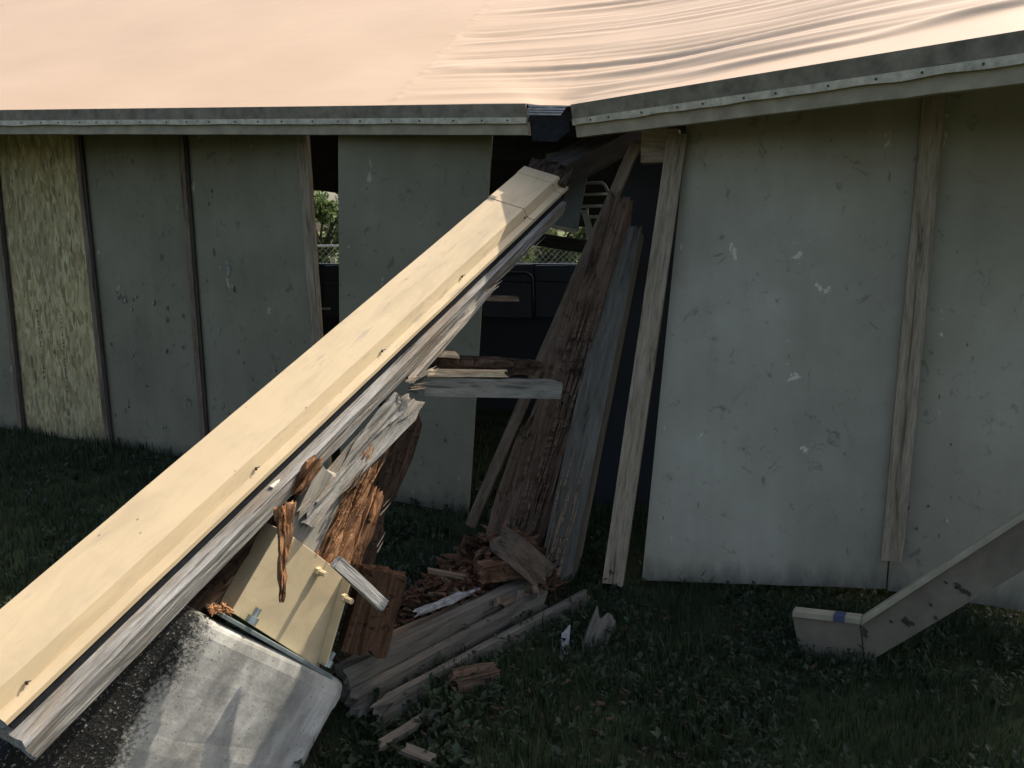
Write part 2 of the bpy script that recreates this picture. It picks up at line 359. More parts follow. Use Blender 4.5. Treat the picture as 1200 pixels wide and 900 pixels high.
# eave: three surveyed points per edge (top and foot of the fascia)
KL = (at(617, 123, 4.75), at(619, 158, 4.75)); LL = (at(0, 130, 6.25), at(0, 157, 6.25))
KR = (at(671, 124, 4.68), at(676, 161, 4.68)); RR = (at(1200, 38, 3.1), at(1200, 97, 3.1))
def ext(a, b, t): return (lerp(a[0], b[0], t), lerp(a[1], b[1], t))
LX = ext(KL, LL, 2.3); RX = ext(KR, RR, 2.3)
DIN = Vector((.45, .89, 0)).normalized()
def fascia(E0, E1, seed, label):
    x = (E1[0]-E0[0]); fr = Vector((x.y, -x.x, 0)).normalized()
    if fr.y > 0: fr = -fr
    def pt(t, v, off): return lerp(lerp(E0[0], E1[0], t), lerp(E0[1], E1[1], t), v)+fr*off
    def band(name, v0, v1, o0, o1, mat, parent, n=40, wob=.0):
        V = []; Fc = []
        for i in range(n+1):
            t = i/n; w = wob*noise.noise(Vector((t*30+seed, seed, 0)))
            for (v, o) in ((v0, o1), (v1, o1), (v1, o0), (v0, o0)): V.append(pt(t, v+(w if v == v1 else 0), o))
        for i in range(n):
            for j in range(4): Fc.append((i*4+j, i*4+(j+1) % 4, (i+1)*4+(j+1) % 4, (i+1)*4+j))
        Fc += [(3, 2, 1, 0), (n*4, n*4+1, n*4+2, n*4+3)]
        return mk(name, V, Fc, mat, parent)
    f = band("fascia_board", .10, 1.0, -.045, .0, FASC, bld, wob=.02); f["label"] = label
    band("membrane_edge", -.03, .44, .002, .016, EDGE, f, n=120, wob=.07)
    st = band("edge_strip", .43, .63, .003, .022, STRIP, f, n=120, wob=.05)
    b = MB(); Lg = x.length; k = int(Lg/.19)
    for i in range(k):
        p = pt((i+.5+random.uniform(-.2, .2))/k, .53, .022); b.tube([p, p+fr*.004], .0055, 6)
    tag(b.build("nail_heads", NAILM, f), kind="stuff")
    return f
fascia(LX, KL, 1, "straight fascia under the smooth half of the roof")
fascia(KR, RX, 2, "fascia slanting up from the broken corner")

# roof: membrane sheet over decking; params a = along the eave, t = inward distance
pts = [LX[0], LL[0], lerp(LL[0], KL[0], .5), KL[0], lerp(KL[0], KR[0], .5)+Vector((0, 0, -.015)), KR[0], lerp(KR[0], RR[0], .5), RR[0], RX[0]]
cum = [0]
for a, b in zip(pts, pts[1:]): cum.append(cum[-1]+(b-a).length)
aK = cum[4]
def eave(a):
    for i in range(len(pts)-1):
        if a <= cum[i+1] or i == len(pts)-2:
            return lerp(pts[i], pts[i+1], (a-cum[i])/(cum[i+1]-cum[i]))
def sstep(x, a, b):
    t = max(0, min(1, (x-a)/(b-a))); return t*t*(3-2*t)
def roof_pt(a, t):
    d = a-aK; w_ = min(1.1, 1.3*t)
    e = sum((eave(min(cum[-1], max(0, a+w_*k))) for k in (-1, -.75, -.5, -.25, 0, .25, .5, .75, 1)), Vector())/9
    p = e+DIN*t; z = .52*t
    # the loose half: right of a ragged crease that climbs up and left from the broken corner
    crease = -1.0-.20*t+.05*noise.noise(Vector((t*9, 2, 0)))+.03*noise.noise(Vector((t*25, 7, 0)))
    wl = sstep(d, crease, crease+.30)*.75+sstep(d, crease, crease+.05)*.25
    z += .006*math.exp(-((d-crease)/.02)**2)*max(0, .4+noise.noise(Vector((t*14, 3, 3))))
    fold = .02+.20*max(0, d-.05)+.02*noise.noise(Vector((d*.9, 3, 0)))       # where the sheet has slumped over the eave
    sl = sstep(t, fold-.05, fold+.03) if d > 0 else 1
    z -= .12*min(t, fold) if d > 0 else 0
    if d > .1: z += .030*math.exp(-((t-fold-.05)/.05)**2)*min(1, (d-.1)*1.2)*(.7+.5*noise.noise(Vector((d*2.1, 1, 4))))
    q = t-.10*max(0, d)+.06*noise.noise(Vector((d*.6, t*.9, 5)))
    am = max(.12, .55+1.1*noise.noise(Vector((d*.5+3, q*2.6, 1))))
    wr = .034*noise.noise(Vector((d*.38, q*8, 9)))+.020*noise.noise(Vector((d*.7+4, q*19, 2)))+.005*noise.noise(Vector((d*1.2, q*38, 12)))
    wr += .022*max(0, noise.noise(Vector((d*.5+9, q*6, 21)))-.25)
    z += wr*am*wl*sl*sstep(t, .03, .16)*max(.3, .82-.18*max(0, d))
    z += .006*noise.noise(Vector((a*1.5, t*1.5, 3)))+.012*noise.noise(Vector((a*.6, t*.8, 1)))
    # small lifted ripples on the smooth half
    if d < crease: z += .0016*max(0, noise.noise(Vector((a*2.5, t*9, 6))))
    return p+Vector((0, 0, z))
av = list(np.concatenate([np.linspace(0, aK-2.2, 90, endpoint=False), np.linspace(aK-2.2, aK+2.6, 230, endpoint=False), np.linspace(aK+2.6, cum[-1], 50)]))
tv = list(np.concatenate([np.linspace(0, 2.3, 170, endpoint=False), np.linspace(2.3, 6.5, 30)]))
V = []; na, nt = len(av), len(tv)
for t in tv:
    for a in av: V.append(roof_pt(a, t))
Fc = [(j*na+i, j*na+i+1, (j+1)*na+i+1, (j+1)*na+i) for j in range(nt-1) for i in range(na-1)]
roof = mk("roof_membrane", V, Fc, MEMB, bld, smooth=True); roof["label"] = "tan roof sheet, smooth on one half and wrinkled on the other"
sm = roof.modifiers.new("thickness", 'SOLIDIFY'); sm.thickness = .004; sm.offset = -1
# decking below
V = []; aa = np.linspace(0, cum[-1], 60); tt = np.linspace(.02, 6.5, 14)
for dz in (-.05, -.075):
    for t in tt:
        for a in aa:
            e = eave(a); V.append(e+DIN*t+Vector((0, 0, .40*t+dz-.02)))
n = len(aa)*len(tt); w = len(aa); Fc = []
for k in (0, n):
    Fc += [(k+j*w+i, k+j*w+i+1, k+(j+1)*w+i+1, k+(j+1)*w+i) for j in range(len(tt)-1) for i in range(w-1)]
Fc += [(i, i+1, n+i+1, n+i) for i in range(w-1)]
mk("roof_deck", V, Fc, UNDER, bld)
# torn drip strip bridging the broken corner
c0, c1 = at(621, 124, 4.66), at(664, 125, 4.62)
b = MB()
for k in range(4):
    y0 = 123+k*3.1
    b.prism([at(619-k*.5, y0, 4.66-k*.004), at(665-k*2.2, y0+.5, 4.62-k*.004), at(664-k*2.2, y0+2.6, 4.62-k*.004), at(620+k*.3, y0+2.2, 4.66-k*.004)], (0, .012, .0))
o = b.build("torn_edge_strip", mat_simple("pale_torn_flashing", (.36, .35, .33), .6, .3, .3, 30), bld); o["label"] = "torn layered drip edge hanging over the broken corner"
b = MB(); b.prism([at(622, 136, 4.70), at(664, 135, 4.67), at(668, 152, 4.69), at(652, 166, 4.70), at(624, 165, 4.72)], (0, .05, 0)); b.build("hole_shade_block", FELT_AND_HOLE, bld)  # black block put in for the dark hole below the torn strip

# --- left wall boards (feet on the ground, tops under the eave)
lw = [(-75, 492, -118, 138), (28, 508, -11, 138), (130, 525, 90, 138), (243, 543, 213, 138), (385, 572, 355, 138)]
Lft = []
for (bx, by, tx, ty) in lw:
    bt = atz(bx, by, -.02); Lft.append((bt, at(tx, ty, bt.y+.02)))
mats = [PANEL_L, OSB, PANEL_L, PANEL_L]; labs = ["grey board at the far end of the wall", "unpainted yellowish strand board sheet", None, None]
panels = []
for i in range(4):
    a, b2 = Lft[i], Lft[i+1]; 
    o = panel("wall_panel", lerp(a[0], b2[0], .012), lerp(a[0], b2[0], .988), lerp(a[1], b2[1], .012), lerp(a[1], b2[1], .988), .018, mats[i], bld, seed=i)
    if labs[i]: o["label"] = labs[i]
    panels.append(o)
# dark reveal battens between the boards
wdir = (Lft[-1][0]-Lft[0][0]).normalized(); wn_ = Vector((wdir.y, -wdir.x, 0)).normalized()
if wn_.y > 0: wn_ = -wn_
for i in range(1, 5):
    f, t_ = Lft[i]; wdt = .055 if i < 4 else .085
    off = wn_*.012
    timber("batten", f+off+Vector((0, 0, .03)), t_+off, wdt, .035, wn_, WOOD_BROWN if i < 4 else WOOD_STUD, bld, rough=.003, ns=30, seed=i, freq=(2, 20))
for i in range(1, 4):
    f, t_ = Lft[i]; off = wn_*.018+wdir*.045
    timber("dark_gap_strip", f+off, t_+off, .022, .012, wn_, WOOD_DARK, bld, rough=.001, ns=12, seed=20+i)
# board that swung loose beside the opening
q = [at(440, 588, 5.22), at(549, 604, 5.03), at(396, 140, 5.35), at(578, 140, 5.08)]
q[0] = lerp(at(398, 372, 5.30), at(397, 160, 5.35), -1.02)
o = panel("wall_panel", q[0], q[1], q[2], q[3], .018, PANEL_L, bld, seed=9); o["label"] = "loose grey wall board standing alone beside the gap"; panels.append(o)

# --- right wall boards, feet kicked out
rq = [at(752, 680, 4.0), at(1038, 690, 3.72), at(806, 135, 4.62), at(1084, 75, 3.98)]
o = panel("wall_panel", rq[0], rq[1], rq[2], rq[3], .02, PANEL_R, bld, seed=12, rag=.006); panels.append(o); o["label"] = "broad grey wall board with peeling cream paint spots"
rq2 = [at(1040, 692, 3.74), at(1330, 735, 3.46), at(1087, 75, 4.0), at(1400, 10, 3.65)]
o = panel("wall_panel", rq2[0], rq2[1], rq2[2], rq2[3], .02, PANEL_R, bld, seed=15); panels.append(o)
timber("batten", at(1044, 660, 3.70), at(1097, 80, 3.94), .095, .04, (-.3, -1, 0), WOOD_STUD, bld, rough=.003, rag=(.02, 0), ns=50, seed=31, freq=(2, 18))
o = timber("stud", at(718, 686, 3.93), at(794, 160, 4.60), .105, .09, (-.25, -1, 0), WOOD_PALE if False else WOOD_STUD, bld, rough=.003, rag=(.012, 0), ns=60, seed=33, freq=(2, 18)); o["label"] = "pale leaning stud at the edge of the gap"
mk("header_block", *(lambda m_: (m_.V, m_.F))(MB().box((-.10, -.06, -.09), (.10, .06, .09))), WOOD_STUD, bld, M=frame(at(774, 172, 4.66), Vector((1, -.3, 0)), (0, 0, 1)), bevel=.006)
# peeling paint: curled chips and bare spots, sized and placed per board
def flakes(pn, n, seed, spots=(), big=.016):
    r = random.Random(seed); b = MB(); M = WM[pn]; vs = [v.co for v in pn.data.vertices]
    C4 = (vs[0], vs[10], vs[18*11], vs[18*11+10]); k = 0
    def rnd(): q = lerp(lerp(C4[0], C4[1], u_ := r.uniform(.05, .93)), lerp(C4[2], C4[3], u_), r.uniform(.07, .84)); return q.x, q.z
    side = -1 if (M.to_3x3() @ Vector((0, 1, 0))).y > 0 else 1
    yf = -.002 if side < 0 else .020
    for i in range(n):
        x, z = rnd(); s = big*r.uniform(.25, 1)*r.choice((.5, .7, 1))
        for _ in range(r.choice((1, 1, 2, 4))):
            c = Vector((x+r.gauss(0, s*1.6), yf+side*.004, z+r.gauss(0, s*1.6))); m_ = r.randint(5, 7); a0 = r.uniform(0, 6.3); P = []
            for j in range(m_):
                a = a0+2*math.pi*j/m_; rr = s*r.uniform(.35, 1.2); P.append(c+Vector((rr*math.cos(a)*.75, side*abs(r.gauss(0, s*.2)), rr*math.sin(a)*1.2)))
            k = len(b.V); b.V += [tuple(p) for p in P]+[tuple(p-Vector((0, side*.003, 0))) for p in P]
            b.F += [tuple(range(k, k+m_)), tuple(range(k+2*m_-1, k+m_-1, -1))]+[(k+j, k+m_+j, k+m_+(j+1) % m_, k+(j+1) % m_) for j in range(m_)]
    o = b.build("paint_chips", FLAKE, pn, M=M); tag(o, kind="stuff")
    b2 = MB()
    for i in range(n):
        x, z = rnd(); s = big*r.uniform(.3, .9); c = Vector((x, yf+side*.0035, z)); P = []
        for j in range(6):
            a = 2*math.pi*j/6+r.uniform(-.4, .4); P.append(c+Vector((s*.45*r.uniform(.3, 1.2)*math.cos(a), side*abs(r.gauss(0, s*.25)), s*r.uniform(.4, 1.3)*math.sin(a))))
        b2.prism(P, (0, -side*.002, 0))
    tag(b2.build("dark_scars", PLY_IN if False else WOOD_BROWN, pn, M=M), kind="stuff")
flakes(panels[2], 14, 3, big=.03); flakes(panels[3], 20, 4, big=.032); flakes(panels[4], 11, 5, big=.028); flakes(panels[5], 46, 6, big=.021); flakes(panels[6], 26, 8, big=.018)
for pn, m_ in ((panels[2], PANEL_L), (panels[3], PANEL_L), (panels[4], PANEL_L)):
    for ch in pn.children:
        if ch.name.startswith("paint_chips"): ch.data.materials.clear(); ch.data.materials.append(mat_simple("grey_green_chip", (.24, .235, .18), .8, .1, .3, 40))
# faint rows of stamped dashes on the strand board
b = MB(); pn = panels[1]; side = -1 if (WM[pn].to_3x3() @ Vector((0, 1, 0))).y > 0 else 1; yf = -.006 if side < 0 else .024
r = random.Random(5)
for cx, z0, z1 in ((.36, .55, 1.15), (.66, .45, 1.15)):
    z = z0
    while z < z1:
        hgt = r.uniform(.006, .02); wd = r.uniform(.004, .013); xx = cx+r.uniform(-.006, .006)
        b.box((xx-wd/2, yf-.0007, z), (xx+wd/2, yf+.0007, z+hgt)); z += hgt+r.uniform(.008, .03)
tag(b.build("faded_stamp", INK, pn, M=WM[pn]), kind="stuff")

# --- inside the building
fw0, fw1 = at(300, 311, 8.2), at(800, 308, 8.0)
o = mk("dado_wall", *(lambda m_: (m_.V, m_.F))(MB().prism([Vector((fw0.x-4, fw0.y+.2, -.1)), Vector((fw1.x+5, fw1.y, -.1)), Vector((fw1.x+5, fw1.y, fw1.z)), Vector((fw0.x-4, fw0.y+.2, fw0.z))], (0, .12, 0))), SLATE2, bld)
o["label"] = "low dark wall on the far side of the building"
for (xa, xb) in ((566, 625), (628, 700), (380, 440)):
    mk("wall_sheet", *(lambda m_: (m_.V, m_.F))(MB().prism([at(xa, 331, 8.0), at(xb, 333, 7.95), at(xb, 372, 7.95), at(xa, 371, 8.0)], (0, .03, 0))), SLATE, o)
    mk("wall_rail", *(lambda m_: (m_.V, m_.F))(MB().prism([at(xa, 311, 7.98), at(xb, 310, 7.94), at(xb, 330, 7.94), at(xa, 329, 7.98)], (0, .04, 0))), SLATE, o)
arc = [at(566, 320, 7.85), at(590, 320, 7.85), at(615, 320, 7.85)]+[at(615+9*math.sin(a), 329-9*math.cos(a), 7.85) for a in (.3, .7, 1.1, 1.57)]+[at(624.5, 350, 7.85), at(625, 374, 7.85)]
MB().tube(arc, .014, 8).build("bent_pipe", TUBE_D, o, smooth=True)
mk("reflection_bar", *(lambda m_: (m_.V, m_.F))(MB().prism([at(376, 361, 7.9), at(386, 361, 7.9), at(386, 363, 7.9), at(376, 363, 7.9)], (0, .05, 0))), PALE_SCAR_GLINT, o)  # pale bar put in for a thin strip of reflected light
# far header, sagging with the roof
h0, h1 = at(300, 213, 8.3), at(800, 282, 8.1)
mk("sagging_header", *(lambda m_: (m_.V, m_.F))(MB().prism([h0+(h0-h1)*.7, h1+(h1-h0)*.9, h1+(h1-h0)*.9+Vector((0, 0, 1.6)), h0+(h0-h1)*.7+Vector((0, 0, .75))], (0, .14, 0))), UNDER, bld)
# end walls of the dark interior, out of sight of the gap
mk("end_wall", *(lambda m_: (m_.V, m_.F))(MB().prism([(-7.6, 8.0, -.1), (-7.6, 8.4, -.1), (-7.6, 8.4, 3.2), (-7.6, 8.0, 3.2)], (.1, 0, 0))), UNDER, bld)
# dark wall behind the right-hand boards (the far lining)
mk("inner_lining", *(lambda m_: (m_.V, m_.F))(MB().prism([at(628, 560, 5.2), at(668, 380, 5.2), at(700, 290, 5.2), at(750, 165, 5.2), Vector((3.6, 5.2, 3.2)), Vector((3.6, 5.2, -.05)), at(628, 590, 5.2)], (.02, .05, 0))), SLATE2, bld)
# the hanging ply flap and the rafter under the broken corner
o = panel("ply_flap", at(628, 262, 4.95), at(676, 273, 4.9), at(640, 180, 5.05), at(694, 172, 4.98), .02, PLY_IN, bld, nx=4, nz=6, seed=41); o["label"] = "dull ply flap hanging under the broken corner"
b = MB().prism([at(626, 258, 4.94), at(676, 269, 4.89), at(676, 274, 4.89), at(626, 263, 4.94)], (0, -.02, 0)); b.build("flap_edge", WOOD_STUD, o)
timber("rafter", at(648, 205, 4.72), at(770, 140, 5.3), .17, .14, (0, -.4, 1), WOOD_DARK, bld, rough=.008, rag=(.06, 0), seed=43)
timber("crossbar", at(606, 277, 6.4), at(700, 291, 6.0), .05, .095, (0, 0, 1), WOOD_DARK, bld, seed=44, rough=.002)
timber("broken_lath", at(566, 349, 4.1), at(606, 350, 4.3), .03, .028, (0, 0, 1), WOOD_BROWN, bld, seed=45, rough=.006, rag=(.02, .05))
timber("header_beam", at(575, 176, 5.3), at(700, 172, 5.4), .12, .12, (0, 0, 1), UNDER, bld, seed=47)

# ------------------------------------------------------------------ white tube rack inside
rk = thing("tube_rack", at(700, 300, 6.3)*1.0, "small white tubular metal rack seen through the gap behind the leaning batten", "rack")
D6 = 6.3
def tube(name, P, r): return MB().tube([at(*p) for p in P], r, 7).build(name, WHITE_TUBE, rk, smooth=True)
tube("top_rail", [(684, 214.5, D6), (705, 214, D6), (709, 217, D6), (714, 226, D6), (716, 236, D6), (711, 250, D6)], .011)
tube("shelf_rail", [(682, 228, D6), (728, 227, D6+.1)], .010)
tube("shelf_rail", [(680, 242, D6), (712, 241, D6)], .012)
tube("shelf_rail", [(690, 254, D6), (706, 254, D6)], .012)
MB().prism([at(681, 246, D6), at(689, 246, D6), at(697, 279, D6-.05), at(691, 281, D6-.05)], (0, .03, 0)).build("slanting_leg", WHITE_TUBE, rk)
MB().prism([at(703, 254, D6), at(708, 254, D6), at(697, 282, D6-.05), at(693, 282, D6-.05)], (0, .03, 0)).build("slanting_leg", WHITE_TUBE, rk)
tube("foot_post", [(688, 244, D6), (688, 430, D6)], .012)

# ------------------------------------------------------------------ the fallen beam with its flashing cap
BU, BL = at(662, 222, 4.6), at(5, 846, 1.95)
bd = (BL-BU).normalized(); tn = (Vector((0, 0, 1))-bd*bd.z).normalized(); sd = tn.cross(bd)
if sd.x < 0: sd = -sd
th = R(18); sd2 = sd*math.cos(th)-tn*math.sin(th); tn2 = tn*math.cos(th)+sd*math.sin(th)
BM = Matrix((-bd, -sd2, tn2)).transposed().to_4x4()           # local x up the beam, y to the far edge, z out of the cap
if BM.determinant() < 0: BM = Matrix((-bd, sd2, tn2)).transposed().to_4x4(); FY = -1
else: FY = 1
BM.translation = BL; BLEN = (BU-BL).length
beam = thing("fallen_beam", (BL.x, BL.y, 0.0), "long fallen timber beam under a tan metal cap, sloping from the eave to the concrete pier", "beam")
CW = .272
# cap: folded sheet profile (y measured from the near lip, z from the lip)
prof = [(-.004, -.016), (0, -.002), (.036, .0), (.060, .043), (CW-.004, .045), (CW, .039), (CW+.002, -.05)]
inner = [(y+(.003 if i < 6 else -.003), z-.003) for i, (y, z) in enumerate(prof)]
ring = prof+inner[::-1]
def cap_piece(name, x0, x1, lift=0.0, grow=0.0):
    V = []; Fc = []; n = max(2, int((x1-x0)/.06)); m = len(ring)
    for i in range(n+1):
        x = lerp(x0, x1, i/n)
        for (y, z) in ring:
            dz = .0025*noise.noise(Vector((x*2.2, y*7, 1)))+.0012*noise.noise(Vector((x*9, y*20, 4)))
            V.append((x, FY*(y+grow*(.5 if y > .1 else -.5)), z+lift+dz))
    for i in range(n):
        for j in range(m): Fc.append((i*m+j, i*m+(j+1) % m, (i+1)*m+(j+1) % m, (i+1)*m+j))
    Fc += [tuple(range(m-1, -1, -1)), tuple(range(n*m, (n+1)*m))]
    return mk(name, V, Fc, TAN, beam, BM)
capx = BLEN
c1_ = cap_piece("flashing_cap", .0, capx-.36); c2_ = cap_piece("flashing_cap", capx-.38, capx-.05, .003, .004); c3_ = cap_piece("flashing_cap", capx-.055, capx+.03, .006, .008)
# felt and timber under the cap
MB().box((.006, .002, -.062), (BLEN, CW-.02, -.004)).build("felt_layer", FELT_AND_HOLE, beam, M=BM @ Matrix.Scale(FY, 4, (0, 1, 0)) if FY < 0 else BM)
def bl(x, y, z): return BM @ Vector((x, FY*y, z))
t1 = timber("glulam_timber", bl(-.02, .086, -.102), bl(BLEN+.0, .10, -.095), .30, .085, tn2, WOOD_GREY, beam, rough=.006, rag=(.02, .05), ns=160, ny=14, nz=8, freq=(3.2, 60), taper=(1.0, .80), seed=51)
t1["label"] = "weathered grey timber layer showing below the cap"
timber("split_lamination", bl(.75, .15, -.170), bl(BLEN-.95, .15, -.155), .25, .045, tn2, WOOD_GREY, beam, rough=.012, rag=(.35, .3), ns=90, ny=8, nz=3, freq=(1.4, 34), seed=53, rot=.02)
# cap screws and clips
for px_, py_ in ((8, 828), (88+0, 590+0), (247, 590), (426, 426), (545, 316), (638, 236)):
    pass
for x in (.10, 1.02, 1.78, 2.42, 3.05):
    b = MB(); p = Vector((x, FY*.035, .008)); b.tube([p, p+Vector((0, 0, .008))], .005, 6); b.tube([p+Vector((0, 0, .008)), p+Vector((.008, -FY*.012, .014))], .0018, 5)
    b.build("cap_screw", NAILM, beam, M=BM)
b = MB(); b.shard(Vector((1.02, FY*-.02, -.055)), (1, FY*.1, 0), .05, .016, .008, (0, 0, 1)); b.build("knot_scar", PALE_SCAR_GLINT, beam, M=BM)
# splintered layer torn from the underside
P0, P1 = at(582, 333, 3.95), at(470, 448, 3.45)
o = timber("torn_sliver", P1, P0, .07, .03, tn2, WOOD_PALE, beam, rough=.008, rag=(.05, .12), ns=40, freq=(2, 50), taper=(1.25, .35), seed=55); o["label"] = "pale sliver split from the beam's underside"
P0, P1 = at(484, 462, 3.44), at(350, 620, 2.84)
o = timber("torn_slab", P1, P0, .155, .05, (tn2*.5+Vector((.6, -.6, 0))), WOOD_FISSURE, beam, rough=.022, rag=(.16, .14), ns=70, ny=14, nz=5, freq=(2.4, 60), rot=.035, taper=(.55, .95), seed=57, bend=-.012); o["label"] = "fissured grey slab torn away below the beam"
splinters("splinter_fibres", [(at(478, 448, 3.40), (1, .4, .5), .15, .012, .012, (.3, -.9, .3), 5), (at(485, 452, 3.40), (.9, .3, .05), .06, .003, .02, (.3, -.9, .3), 12), (at(566, 345, 3.92), (.8, .4, .5), .12, .010, .012, (.3, -.9, .3), 8)], WOOD_FRESH, beam, 3)
splinters("splinter_fibres", [(bl(1.2+.28*k, -.03, -.11), -bd, .25, .006, .02, sd2, 4) for k in range(8)], WOOD_PALE, beam, 4)
# broken ragged top end under the eave
timber("ragged_end", bl(BLEN-.02, .13, -.02), bl(BLEN+.22, .16, .03), .26, .10, tn2, ROT_DARK, beam, rough=.015, rag=(.02, .12), ns=10, freq=(6, 40), seed=59, rot=.02)

# ------------------------------------------------------------------ pier, shoe and the rotten stump
N = Vector((.75, -.66, 0)).normalized(); H = Vector((.66, .75, 0)).normalized(); EL = R(45)
Vv = H*math.cos(EL)+Vector((0, 0, 1))*math.sin(EL); Uu = H*math.sin(EL)-Vector((0, 0, 1))*math.cos(EL)   # up the rib / across it, towards the building
SH = at(330, 745, 2.78)
Uu = (onp(412, 806, SH+N*.06, N)-onp(205, 706, SH+N*.06, N)).normalized(); Vv = Uu.cross(N); Vv = Vv if Vv.z > 0 else -Vv
def pl(px, py, off=0.0): return onp(px, py, SH+N*off, N)
# pier: leaning concrete block; local x down the bearing edge, z up the rib axis, -y out of the visible side
PT = pl(412, 806, .06)                    # lower corner of bearing edge
MP = Matrix((Uu, -N, Vv)).transposed().to_4x4()
if MP.determinant() < 0: print("left handed pier")
TLp = pl(205, 706, .06); WP = (PT-TLp).dot(Uu)
MP.translation = PT-Uu*WP
CONCRETE = mat_concrete((pl(238, 728, .06)-MP.translation).dot(Uu))
V = []; Fc = []; nzp = 24
Hh = 1.3
DPT = .20
pier_pts = [(0, 0), (WP*.33, 0), (WP*.66, 0), (WP-.055, 0), (WP-.02, .012), (WP, .045), (WP, DPT*.5), (WP, DPT), (WP*.5, DPT), (0, DPT), (0, DPT*.5)]
m = len(pier_pts)
for k in range(nzp+1):
    z = -Hh*(1-k/nzp)
    for (x, y) in pier_pts:
        g = Vector((x*6, y*6, z*6)); w_ = .010*noise.noise(g)+.007*noise.noise(g*4)
        sh = .012 if k == nzp else 0
        x_ = x-(.38*min(-z, .55) if x == 0 else 0)
        V.append((x_+(w_ if x > WP*.9 else 0)-(sh if x > WP*.95 else 0), y+w_*.7+(sh if y < .02 else 0), z+(w_*.8 if k == nzp else 0)))
for k in range(nzp):
    for j in range(m): Fc.append((k*m+j, k*m+(j+1) % m, (k+1)*m+(j+1) % m, (k+1)*m+j))
Fc += [tuple(range(m-1, -1, -1)), tuple(range(nzp*m, nzp*m+m))]
pier = mk("concrete_pier", V, Fc, CONCRETE, None, MP, bevel=.022, bseg=3)
tag(pier, "leaning grey concrete pier with black lichen on its outer end, under the fallen beam", "pier")

shoe = thing("steel_shoe", pl(330, 750), "tan painted steel shoe bolted to the concrete pier, holding a rotten stump", "bracket")
def plate(name, px, off, thick, mat=TAN_SHOE, parent=shoe, bev=.002):
    return mk(name, *(lambda m_: (m_.V, m_.F))(MB().prism([pl(x, y, off) for x, y in px], -N*thick)), mat, parent, bevel=bev)
sp = plate("side_plate", [(271, 717), (374, 783), (404, 674), (329, 618)], .0, .012)
sp = sp
# the flange on the outer edge and the rib on the building edge, turned out towards the viewer
def flange(name, a, b, depth, thick): 
    A, B = pl(*a), pl(*b); return mk(name, *(lambda m_: (m_.V, m_.F))(MB().prism([A, B, B+N*depth, A+N*depth], Uu*thick)), TAN_SHOE, shoe, bevel=.002)
plate("rear_plate", [(285, 726), (366, 778), (392, 672), (338, 632)], -.17, .012)
flange("outer_rib", (272, 716), (329, 620), -.16, .010)
flange("edge_rib", (372, 776), (401, 676), .05, .010)
plate("base_plate", [(262, 719), (391, 792), (389, 797), (260, 724)], .045, .21, GALV)
for (hx, hy, oy) in ((372, 669, .0), (402, 700, .05)):
    p = pl(hx, hy, oy)
    b = MB(); b.tube([p, p+N*.02], .017, 6); b.tube([p+N*.02, p+N*.055], .011, 8)
    b.build("through_bolt", TAN_SHOE, shoe)
for (hx, hy) in ((292, 732), (381, 782)):
    p = pl(hx, hy, .035)+Vv*.005
    b = MB(); b.tube([p, p+Vv*.026], .022, 6); b.tube([p+Vv*.026, p+Vv*.058], .012, 8)
    b.build("anchor_bolt", GALV, shoe)

stump = thing("rotten_stump", pl(370, 690, -.05), "splintered orange rotten rib stump standing in the tan steel shoe", "timber")
def rp(px, py, off): return pl(px, py, off)
timber("rotten_core", rp(356, 720, -.06), rp(441, 520, -.06), .20, .10, N, ROT_ORANGE, stump, rough=.012, rag=(.0, .20), ns=60, ny=16, nz=5, freq=(3.0, 60), rot=.045, taper=(1.0, .55), seed=61)
timber("rotten_core", rp(405, 672, -.05), rp(443, 570, -.05), .085, .08, N, ROT_ORANGE, stump, rough=.012, rag=(.0, .09), ns=30, ny=8, nz=5, freq=(3.5, 60), rot=.05, taper=(1.0, .7), seed=62)
o = timber("dark_core", rp(385, 700, -.19), rp(476, 468, -.24), .24, .12, N, ROT_DARK, stump, rough=.026, rag=(.0, .24), ns=60, ny=16, nz=6, freq=(3, 46), rot=.07, taper=(1.0, .85), seed=63); o["label"] = "blackened rotten inner timber"
timber("sound_face", rp(312, 715, -.03), rp(392, 548, -.05), .17, .04, N, mat_wood("dusty_face_wood", (.15, .13, .10), (.33, .295, .235), (.40, .36, .29), 18, .8, .3), stump, rough=.004, rag=(0, .06), ns=30, seed=64)
r = random.Random(9); its = []
for k in range(20):
    a = r.uniform(0, 1); px_ = lerp(392, 436, a)+r.uniform(-20, 10); py_ = lerp(650, 560, a)+r.uniform(-10, 10)
    its.append((rp(px_, py_, -.0+r.uniform(-.02, .01)), Vv, r.uniform(.06, .13), .008, .012, N, 3))
splinters("rot_splinters", its, ROT_ORANGE, stump, 5)
its = [(rp(lerp(438, 452, a), lerp(655, 560, a), -.02), Vv+Uu*r.uniform(.05, .35),   .07, .005, .01, N, 2) for a in (.1, .6)]
tag(splinters("pale_splinters", its, WOOD_FRESH, stump, 6), kind="stuff")
# shard hanging from the beam in front of the shoe
A_, B_ = at(335, 585, 2.62), at(330, 706, 2.56)
hs = timber("hanging_shard", A_, B_, .052, .03, N, ROT_ORANGE, None, rough=.016, rag=(.05, .05), ns=60, ny=8, nz=6, freq=(12, 90), rot=.02, taper=(1.15, .3), seed=66)
tag(hs, "thin orange rotten shard dangling in front of the steel shoe plate", "wood shard")
# second shard caught below the beam
hs2 = timber("caught_shard", at(340, 582, 2.80), at(380, 528, 2.88), .05, .03, N, ROT_ORANGE, None, rough=.01, rag=(.08, .10), ns=24, ny=6, nz=4, freq=(5, 60), rot=.03, seed=67)
tag(hs2, "short orange rotten shard wedged under the grey beam timber", "wood shard")
